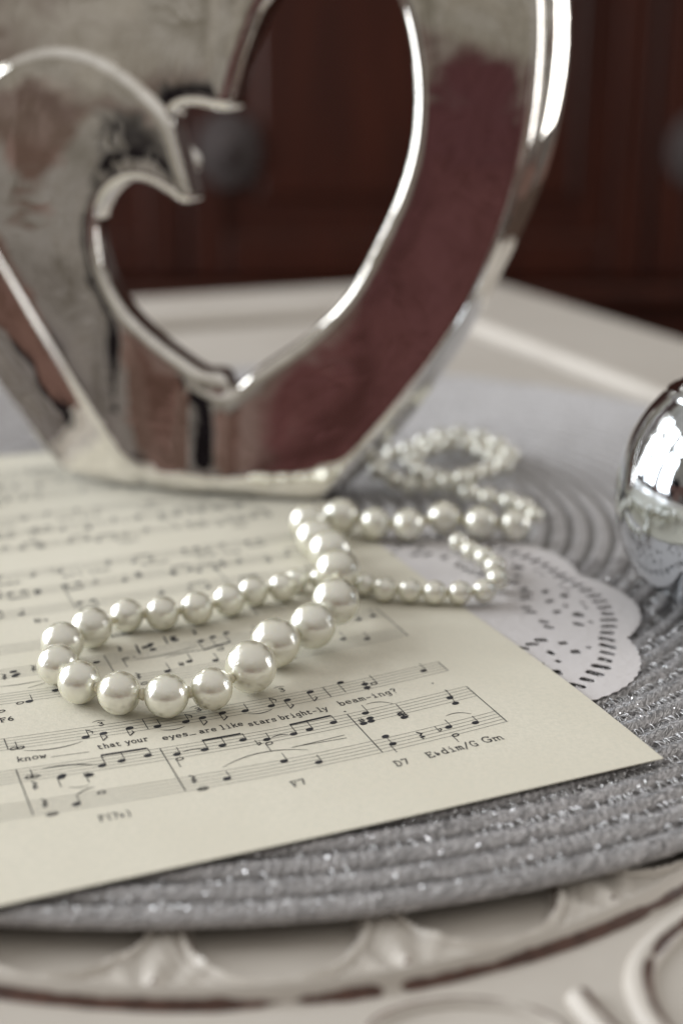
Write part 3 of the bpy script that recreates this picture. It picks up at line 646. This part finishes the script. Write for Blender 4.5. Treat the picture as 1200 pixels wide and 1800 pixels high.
# piano, upper staff
note(52, 1369, 56, 1355, False); note(62, 1368, None, None, False); notes.ell(px(71, 1366), .28, .28, 0, 8); rest(62, 1384)
slur((75, 1354), (172, 1346), .9, .5); note(108, 1369, 111, 1385); note(110, 1366); note(158, 1364, 158, 1377); sharp_(153, 1364)
beam([(180, 1347), (214, 1338), (260, 1328)], (178, 1329), (258, 1315))
note(311, 1325, 309, 1313); note(316, 1333, 319, 1347, False); slur((321, 1321), (358, 1315), .6)
beam([(360, 1316), (391, 1308), (427, 1298)], (355, 1300), (423, 1287))
note(469, 1297, 469, 1285); flat(456, 1305); note(473, 1304, 480, 1318, False); slur((477, 1294), (507, 1288), .6)
beam([(516, 1287), (544, 1279), (586, 1267)], (509, 1271), (581, 1255))
notes.line(px(513, 1311), px(605, 1289), .20, 3); notes.line(px(520, 1309), px(609, 1294), .18, 3); slur((392, 1347), (541, 1315), 3.0, .3)
notes.ell(px(606, 1248), .3, .3, 0, 8); note(642, 1251, 635, 1237); note(652, 1265); note(650, 1260); sharp_(635, 1264); note(639, 1269)
slur((643, 1236), (692, 1236), 1.3, .26); note(705, 1252, 696, 1236, False); note(710, 1259); sharp_(703, 1254); sharp_(712, 1256)
note(790, 1226, 784, 1212); note(800, 1236); notes.line(px(784, 1213), px(800, 1236), .18)
slur((318, 1395), (318.5, 1395), 0)
# piano, lower staff
rest(79, 1415); note(90, 1434, None, None, False); note(95, 1433, None, None, False); note(135, 1416, 131, 1403); slur((133, 1402), (166, 1385), .5); note(179, 1395, None, None, False); slur((122, 1386), (158, 1382), -.5, .2)
rest(340, 1369); note(354, 1386, None, None, False); note(359, 1385, None, None, False); note(399, 1367, 395, 1354); note(499, 1335, 494, 1321); note(560, 1337, 557, 1324)
note(677, 1292); note(690, 1305, 697, 1320); notes.line(px(677, 1292), px(690, 1305), .18); rest(740, 1291)
flat(773, 1282); note(788, 1277, 783, 1264); slur((783, 1258), (828, 1255), 1.2, .26); note(835, 1270, 832, 1258); note(800, 1291, 806, 1303, False)
notes.ell(px(760, 1201), .28, .28, 0, 8)
notes.done('printed_mark')
# --- second system, as far as it shows between the pearls
notes = Ink()
rest(8, 1190); note(24, 1181); note(27, 1188); note(30, 1186); rest(59, 1175); notes.taper(arc(px(0, 1208), px(76, 1196), -.4), .26); notes.line(px(50, 1210), px(80, 1201), .2)
note(3, 1252, None, None, False); note(36, 1237, None, None, False); note(52, 1234, 50, 1222); note(98, 1214)
note(170, 1164); rest(211, 1141); notes.line(px(239, 1134), px(246, 1149), .55); note(255, 1138); note(265, 1133); note(262, 1136); note(269, 1142)
notes.line(px(288, 1120), px(295, 1132), .5); note(304, 1121); note(305, 1125); note(309, 1126); rest(342, 1112)
note(221, 1158, 228, 1172, False); notes.ell(px(236, 1155), .28, .28, 0, 8); slur((240, 1159), (345, 1135), -1.1, .26); slur((290, 1157), (360, 1143), .9, .26)
beam([(353, 1127), (374, 1120), (398, 1113)], (359, 1142), (405, 1128)); note(388, 1141, 393, 1136, False)
rest(244, 1188); note(254, 1201, None, None, False); note(295, 1179, 292, 1165); sharp_(319, 1167); note(333, 1162, 330, 1149); note(379, 1160, 376, 1147)
note(447, 1112, 444, 1100); note(630, 1089, 627, 1077); note(655, 1083, 652, 1070); note(603, 1123, 600, 1110); note(645, 1123, 642, 1110)
notes.done('printed_mark')
def sysrow(k, x0, x1):
    """further systems: they lie far out of focus up the page"""
    global notes
    notes = Ink(); x = x0
    while x < x1:
        for nm, pr in (('voice', .75), ('treble', .9), ('bass', .7)):
            b0, hh = staves[nm]; y0 = b0 + k * SYS + LIFT(x)
            if y0 + hh > 284 or random.random() > pr: continue
            y = y0 + hh * random.randint(0, 8) / 8 - .2; xx = x + random.gauss(0, .6); c = head(xx, y, random.random() < .85, 1.05, True)
            up_ = y < y0 + hh / 2; sx = xx + (.82 if up_ else -.82); e = y + (4.6 if up_ else -4.6); notes.line((sx, y), (sx, e), .2)
            if nm == 'treble' and random.random() < .6: head(xx, y - random.choice((1.4, 2.1, 2.8)), True, 1.05, True)
            if random.random() < .3: notes.line((sx, e), (sx + 5.5, e + .4), .7, 2); notes.line((sx + 5.5, e + .4), (sx + 5.5, y), .2); head(sx + 4.7, y, True, 1.05, True)
            notes.done('printed_note')
        x += random.uniform(5.5, 9)
    if notes.v: notes.done('printed_mark')
sysrow(0, -196, -146); sysrow(1, -205, -150)
for k_ in (2, 3, 4): sysrow(k_, -205, -28)
ly = Ink()
words(ly, 'know', (31, 1342), (84, 1334), 2.2); notes = ly; ly.line(px(90, 1333), px(157, 1323), .16, 3)
words(ly, 'that your', (173, 1318), (264, 1301), 2.3); words(ly, 'eyes_', (287, 1300), (345, 1289), 2.2); words(ly, 'are like', (352, 1288), (430, 1272), 2.2)
words(ly, 'stars', (438, 1274), (489, 1263.6), 2.2); words(ly, 'bright-ly', (494, 1262.6), (579, 1245), 2.3); words(ly, 'beam-ing?', (598, 1238), (702, 1215), 2.4)
ly.done('printed_lyrics')
ch = Ink()
words(ch, 'D7', (697, 1345), (724, 1339), 2.5, .30); words(ch, 'E~dim/G', (753, 1330), (843, 1309), 2.5, .31); words(ch, 'Gm', (851, 1306), (887, 1298), 2.5, .30)
words(ch, 'F7', (516, 1381), (543, 1374), 2.4, .30); words(ch, 'F(7~)', (176, 1446), (236, 1434), 2.4, .30); words(ch, 'F6', (2, 1272), (28, 1267), 2.2, .32)
ch.done('printed_chord_names')
ly = Ink()
words(ly, 'alone', (196, 1121), (234, 1114), 2.0, .3)
for k_ in (1, 2, 3, 4):
    y = 53.0 + k_ * SYS
    if y > 285: break
    x = -200.0
    while x < -40:
        s_ = random.choice(['and the', 'moon', 'is on', 'the sea', 'when', 'you are', 'near', 'o-ver', 'all the', 'night'])
        if not (k_ == 1 and x > -150): text(ly, ''.join(c_ if c_ in GL or c_ == ' ' else 'o' for c_ in s_), (x, y + LIFT(x)), 2.2, .32); ly.done('printed_word')
        x += len(s_) * 2.3 + random.uniform(3, 14)
    x = -190.0
    while x < -30:
        if not (k_ == 1 and x > -150): text(ly, random.choice(['B~', 'F7', 'Gm', 'Cm7', 'E~']), (x, 21.5 + k_ * SYS + LIFT(x)), 2.3, .34); ly.done('printed_chord_name')
        x += random.uniform(22, 50)
ly.done('printed_lyrics')

# ------------------------------------------------------------------ pearl necklace
neck = empty('pearl_necklace', (-.02, .34, SZ)); noff = np.array([-.02, .34, SZ])
tag(neck, 'long strand of ivory pearls looped across the sheet of music beside the silver vase', 'necklace')
strand = [  # photo position and radius of each pearl, along the string
 (805, 957, 17), (827, 972, 18), (851, 984, 19), (869, 1000, 20), (874, 1022, 20), (848, 1043, 21.5), (805, 1046, 21.5), (761, 1041, 21.5), (717, 1038, 21.5), (673, 1034, 21.5),
 (634, 1029, 20), (600, 1026, 20), (566, 1022, 21), (536, 1022, 22), (497, 1031, 26), (450, 1039, 27), (402, 1055, 29), (346, 1069, 30), (285, 1078, 30), (223, 1082, 30.5),
 (161, 1103, 36.5), (110, 1130, 38), (103, 1169, 38), (140, 1199, 38.5), (210, 1218, 39.5), (293, 1223, 39.5), (372, 1211, 38.5), (441, 1172, 46.5),
 (492, 1126, 44.5), (545, 1100, 42), (586, 1060, 42), (594, 1003, 39), (580, 968, 38), (556, 946, 36), (543, 918, 33),
 (598, 908, 32), (659, 920, 28), (717, 922, 28.5), (780, 914, 30), (845, 922, 30), (904, 925, 28), (938, 909, 16), (921, 893, 16), (893, 884, 17), (857, 877, 17.5),
 (819, 868, 18), (785, 860, 17), (753, 856, 17), (721, 852, 17), (690, 843, 17), (665, 829, 17), (667, 811, 17), (690, 799, 16.5), (717, 792, 16.5), (745, 783, 16.5),
 (773, 772, 16.5), (806, 769, 17), (843, 774, 17), (874, 786, 17), (895, 803, 17), (884, 820, 17), (858, 826, 16.5), (834, 832, 16.5), (811, 842, 16.5), (788, 846, 16.5), (762, 840, 16), (738, 830, 16), (722, 815, 16), (732, 800, 16), (757, 790, 16), (787, 785, 16), (818, 786, 16), (846, 793, 16), (866, 804, 16)]
C_, Rad = [], []
LIFTZ = {29: .001, 30: .0030, 31: .0035, 32: .001, 61: .003, 62: .006, 63: .006, 64: .004, 65: .0, 66: .0, 67: .0, 68: .0, 69: .0, 70: .0, 71: .0, 72: .001, 73: .002}
for i, (x, y, rp) in enumerate(strand):
    rr_ = .005
    for _ in range(12):
        ground = .0012 if at(x, y, rr_)[0] < .03 else .0004
        zc = ground + .0003 + rr_ + LIFTZ.get(i, 0); p = at(x, y, zc); rr_ = rp * depth(p) / FPX * .995
    C_.append(p); Rad.append(rr_)
C_ = np.array(C_); Rad = np.array(Rad)
for _ in range(60):                              # let neighbours settle so that none cut into each other
    for i in range(len(C_)):
        for j in range(i + 1, len(C_)):
            d = C_[j] - C_[i]; L = np.linalg.norm(d); need = (Rad[i] + Rad[j]) * (1.01 if j > i + 1 else 1.03)
            if L < need:
                wj = .5; mv = d / L * (need - L) * .5; mv[2] *= .4
                C_[i] -= mv; C_[j] += mv
    C_[:, 2] = np.maximum(C_[:, 2], SZ + .0002 + Rad)
import bmesh
bm = bmesh.new(); bmesh.ops.create_uvsphere(bm, u_segments=40, v_segments=24, radius=1.0)
pearl_me = bpy.data.meshes.new('pearl'); bm.to_mesh(pearl_me); bm.free(); pearl_me.shade_smooth(); pearl_me.materials.append(M['pearl'])
bm = bmesh.new(); bmesh.ops.create_uvsphere(bm, u_segments=14, v_segments=8, radius=1.0)
knot_me = bpy.data.meshes.new('knot'); bm.to_mesh(knot_me); bm.free(); knot_me.shade_smooth(); knot_me.materials.append(M['knot'])
for i, (p, r) in enumerate(zip(C_, Rad)):
    o = link('pearl', pearl_me, neck); o.location = p - noff
    o.scale = [r * random.uniform(.975, 1.012) for _ in range(3)]; o.rotation_euler = [random.uniform(0, 6.28) for _ in range(3)]
for i in range(len(C_) - 1):
    d = C_[i + 1] - C_[i]; L = np.linalg.norm(d); mid = C_[i] + d / L * (Rad[i] + max(0, L - Rad[i] - Rad[i + 1]) / 2)
    o = link('knot_bead', knot_me, neck); kr = min(Rad[i], Rad[i + 1]) * .27; gap = L - Rad[i] - Rad[i + 1]
    o.location = mid - noff; o.scale = (kr * 1.05, kr * 1.05, max(gap * .8, kr * .75)); o.rotation_mode = 'QUATERNION'; o.rotation_quaternion = Vector(d).to_track_quat('Z', 'Y')
v, f, _ = sweep(C_, .00035, 6); mesh('thread', v - noff, f, M['thread'], neck)

# ------------------------------------------------------------------ heart vase of silvered ceramic
VA, VB = at(210, 866, SZ), at(560, 890, SZ); TILT = R_(9.0)
eu = (VB - VA); eu[2] = 0; eu /= np.linalg.norm(eu); nh = np.array([eu[1], -eu[0], 0])          # horizontal, towards the viewer
nf = nh * math.cos(TILT) + np.array([0, 0, 1]) * math.sin(TILT); ev = np.array([0, 0, 1]) * math.cos(TILT) - nh * math.sin(TILT)
def vuv(x, y):                                   # photo pixel -> (u, v) in the plane of the vase's face
    d = ray(x, y); t_ = ((VA - EYE) @ nf) / (d @ nf); p = EYE + d * t_ - VA; return np.array([p @ eu, p @ ev])
U0 = vuv(385, 700)[0]
def vpt(u, v_, w_): 
    p = VA + eu * u + ev * v_ + nh * w_; p = p.copy(); p[2] = max(p[2], SZ + .0004); return p
voff = np.array([VA[0] + .035, VA[1] + .02, SZ])
vase = tag(empty('heart_vase', tuple(voff)), 'silver mirrored ceramic heart vase with a heart-shaped opening and curling lobes', 'vase')
vase.location = tuple(voff)
crown = lambda u, v_: -.10 * np.sqrt((u - U0) ** 2 + .006 ** 2) + .0006     # the face falls away on both sides of a soft centre ridge
outer_px = [(300, 868, -18, 0), (235, 852, -28, 0), (200, 815, -28, -3), (140, 720, -31, -4), (70, 605, -35, -4), (0, 490, -37, -4), (-80, 350, -34, -2), (-140, 210, -28, 0), (-170, 60, -22, 3), (-160, -90, -15, 5),
 (-105, -215, -7, 8), (0, -300, -2, 10), (120, -330, 2, 10), (240, -300, 5, 9), (340, -235, 6, 8), (410, -160, 3, 8), (455, -180, -2, 8), (530, -270, -4, 9), (640, -335, 0, 10), (750, -330, 4, 10), (850, -265, 6, 8), (915, -160, 7, 5), (943, -40, 8, 2), (948, 60, 8, 0),
 (940, 180, 7.5, -1), (922, 290, 6, -2), (895, 390, 4, -2), (860, 480, 2.5, -1.5), (815, 570, 2.5, -1), (760, 655, 3, -1), (700, 735, 3.5, -1), (645, 800, 4, -.5), (595, 858, 4, 0), (548, 884, 3, 0), (470, 880, 0, 0), (390, 870, -2, 0)]
hole_px = [(441, 656), (527, 598), (602, 522), (652, 432), (692, 342), (716, 255), (722, 160), (712, 70), (690, -10), (650, -80), (595, -115), (540, -95), (500, -40), (460, 20), (430, 95), (413, 158), (405, 188), (391, 197), (365, 191), (332, 186),
 (302, 194), (289, 228), (298, 280), (308, 314), (298, 324), (264, 308), (229, 302), (193, 315), (167, 345), (153, 389), (156, 442), (173, 499), (209, 559), (267, 614), (338, 664), (394, 690)]
left_px = [(398, 678), (345, 652), (278, 604), (222, 549), (187, 492), (171, 438), (168, 390), (180, 354), (203, 328), (233, 317), (266, 323), (300, 342), (326, 357), (339, 348), (328, 306), (313, 250), (302, 212), (288, 190), (258, 160), (210, 122), (165, 97), (120, 84), (70, 84), (10, 103), (-50, 145),
 (-95, 205), (-110, 280), (-75, 365), (-10, 475), (70, 605), (140, 715), (205, 812), (240, 843), (310, 858), (388, 858)]
def to_uv(lst, n):
    P = [np.r_[vuv(q_[0], q_[1]), (np.array(q_[2:]) / 1000 if len(q_) > 2 else [])] for q_ in lst]; return catmull(P, n, True)
def inset(P, d, sign):
    T = np.roll(P, -1, 0) - np.roll(P, 1, 0); T /= np.linalg.norm(T, axis=1, keepdims=True) + 1e-12
    n_ = max(1, int(math.ceil(abs(d) / .0003))); Q = P.copy()
    for _ in range(n_):
        T = np.roll(Q, -1, 0) - np.roll(Q, 1, 0); T /= np.linalg.norm(T, axis=1, keepdims=True) + 1e-12
        Q = Q + np.stack([-T[:, 1], T[:, 0]], 1) * sign * d / n_
        for _ in range(2): Q = .25 * np.roll(Q, 1, 0) + .5 * Q + .25 * np.roll(Q, -1, 0)
    return Q
def area2(P): return .5 * np.sum(P[:, 0] * np.roll(P[:, 1], -1) - np.roll(P[:, 0], -1) * P[:, 1])
def cap(loops, step):
    """triangulate the region between closed uv loops (first = outside) with inner points"""
    pts, edges = [], []
    for L in loops:
        b0 = len(pts); pts += [tuple(q_) for q_ in L]; edges += [(b0 + i, b0 + (i + 1) % len(L)) for i in range(len(L))]
    nb = len(pts); lo, hi = loops[0].min(0), loops[0].max(0)
    def inside(p, L):
        x, y = L[:, 0], L[:, 1]; x2, y2 = np.roll(x, -1), np.roll(y, -1); c_ = ((y > p[1]) != (y2 > p[1])) & (p[0] < (x2 - x) * (p[1] - y) / (y2 - y + 1e-15) + x); return c_.sum() % 2 == 1
    allb = np.array(pts)
    for gx in np.arange(lo[0], hi[0], step):
        for gy in np.arange(lo[1], hi[1], step):
            p = np.array([gx, gy]) + rng.uniform(-.1, .1, 2) * step
            if inside(p, loops[0]) and not any(inside(p, L) for L in loops[1:]) and np.min(np.sum((allb - p) ** 2, 1)) > (step * .6) ** 2: pts.append(tuple(p))
    vo, _, fo, vorig, _, _ = delaunay_2d_cdt([Vector(q_) for q_ in pts], edges, [], 0, 1e-9)
    out = []
    vo = np.array([tuple(q_) for q_ in vo])
    for f_ in fo:
        c_ = vo[list(f_)].mean(0)
        if inside(c_, loops[0]) and not any(inside(c_, L) for L in loops[1:]): out.append(f_)
    return vo, out
sstep = lambda a, b_, x: (lambda t_: t_ * t_ * (3 - 2 * t_))(min(1.0, max(0.0, (x - a) / (b_ - a))))
VLO, VHI = vuv(385, 620)[1], vuv(385, 480)[1]
def rimmed(name, outer, holes, w_front, depth_back, rim, outer_flare=None, hole_back=None, step=.006):
    """solid with rounded front rims; outer (n,2), holes list of (n,2)"""
    Vs, Fs = [], []
    def add_loop(P, wfun):
        b0 = len(Vs)
        for q_ in P: Vs.append(vpt(q_[0], q_[1], wfun(q_)))
        return b0, len(P)
    def bridge(a, b_, flip):
        (a0, n), (b0, _) = a, b_
        for i in range(n):
            j = (i + 1) % n; Fs.append((a0 + i, a0 + j, b0 + j, b0 + i) if not flip else (a0 + i, b0 + i, b0 + j, a0 + j))
    # the curled lobe sinks flush into the body below the opening
    cw = lambda q_: float(crown(q_[0], q_[1])) - ((w_front + .0006) * sstep(-.045, -.002, q_[0] - U0) * (1 - sstep(VLO, VHI, q_[1])) if w_front > 0 else 0)
    caps = []; backs = []
    for li, P in enumerate([outer] + holes):
        isout = li == 0; s = 1 if area2(P) > 0 else -1; s = s if isout else -s
        seq = []
        if isout:
            if outer_flare is not None:
                fl = outer_flare; Pm = P + fl
                seq.append((Pm + (Pm.mean(0) - Pm) * .05, lambda q_: -depth_back)); mw = lambda q_: w_front + cw(q_) - rim * 1.15 - (.0006 + .0064 * float(sstep(-.01, .03, q_[0] - U0))); seq.append((Pm + (Pm.mean(0) - Pm) * .012, lambda q_: mw(q_) - .004)); seq.append((Pm, lambda q_: mw(q_) - .0012)); seq.append((Pm - fl * .05, mw))
                seq.append((P + fl * .10, lambda q_: w_front + cw(q_) - rim * 1.15))
            else: seq.append((P, lambda q_: -depth_back)); 
        else:
            seq.append((inset(P, .010, s), lambda q_: -depth_back)); seq.append((inset(P, .002, s), lambda q_: -.0185)); seq.append((inset(P, .0, s), lambda q_: -.0165))
        for a in (0, 18, 36, 54, 72, 90):
            k = rim * 1.35 * (1 - math.cos(R_(a))); seq.append((inset(P, k, s), (lambda z: (lambda q_: w_front + cw(q_) - z))(rim * (1 - math.sin(R_(a))))))
        prev = None
        for Q, wf in seq:
            cur = add_loop(Q, wf)
            if prev: bridge(prev, cur, flip=(area2(P) > 0) != isout)
            prev = cur
        caps.append(seq[-1][0]); backs.append(seq[0][0])
    vo, fo = cap(caps, step); b0 = len(Vs)
    for q_ in vo: Vs.append(vpt(q_[0], q_[1], w_front + cw(q_)))
    Fs.extend([tuple(b0 + i for i in f_) for f_ in fo])
    vo, fo = cap(backs, .03); b0 = len(Vs)
    for q_ in vo: Vs.append(vpt(q_[0], q_[1], -depth_back))
    Fs.extend([tuple(b0 + i for i in f_) for f_ in fo])
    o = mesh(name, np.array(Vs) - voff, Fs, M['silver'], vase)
    bm = bmesh.new(); bm.from_mesh(o.data); bmesh.ops.remove_doubles(bm, verts=bm.verts, dist=.00004); bmesh.ops.recalc_face_normals(bm, faces=bm.faces); bm.to_mesh(o.data); bm.free()
    o.data.shade_smooth(); o.data.set_sharp_from_angle(angle=R_(32)); return o
OUT = to_uv(outer_px, 420); HOLE = to_uv(hole_px, 380); LEFT = to_uv(left_px, 420)
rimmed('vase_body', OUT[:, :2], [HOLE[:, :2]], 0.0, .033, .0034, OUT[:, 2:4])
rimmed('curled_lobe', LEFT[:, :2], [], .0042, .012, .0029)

# ------------------------------------------------------------------ mirrored glass egg at the right
ec = at(1272, 1062, 0)
prof = []
EH, ER = .0708, .0332
for k in range(49):
    u = k / 48; z = EH * u; r = ER * math.sqrt(max(0, 1 - ((u - .46) / (.46 if u < .46 else .54)) ** 2)) ** (.72 if u < .46 else 1.05); prof.append((r, z))
prof[0] = (.0, .0012); prof[1] = (.0110, .0); prof[2] = (.0132, .0006)
prof = [prof[0], prof[1], prof[2]] + [p_ for p_ in prof[3:] if p_[0] > .0135 or p_[1] > EH * .5]
prof = [(r + .0007 * math.exp(-((z - .0585) / .0008) ** 2) + .0005 * math.exp(-((z - .0565) / .0006) ** 2), z) for r, z in prof[:3]] + [(np.interp(z, [p_[1] for p_ in prof[3:]], [p_[0] for p_ in prof[3:]]) + .0008 * math.exp(-((z - .0628) / .0007) ** 2), z) for z in np.linspace(prof[3][1], prof[-1][1], 150)]
na = 72; V = []; F = []
for r, z in prof:
    for j in range(na): V.append((r * math.cos(2 * math.pi * j / na), r * math.sin(2 * math.pi * j / na), z))
for i in range(len(prof) - 1):
    for j in range(na): F.append((i * na + j, i * na + (j + 1) % na, (i + 1) * na + (j + 1) % na, (i + 1) * na + j))
egg = mesh('glass_egg', V, F, M['mercury']); egg.location = (ec[0], ec[1], .0002)
tag(egg, 'shiny silver mirrored glass egg on the grey placemat at the right edge', 'egg')
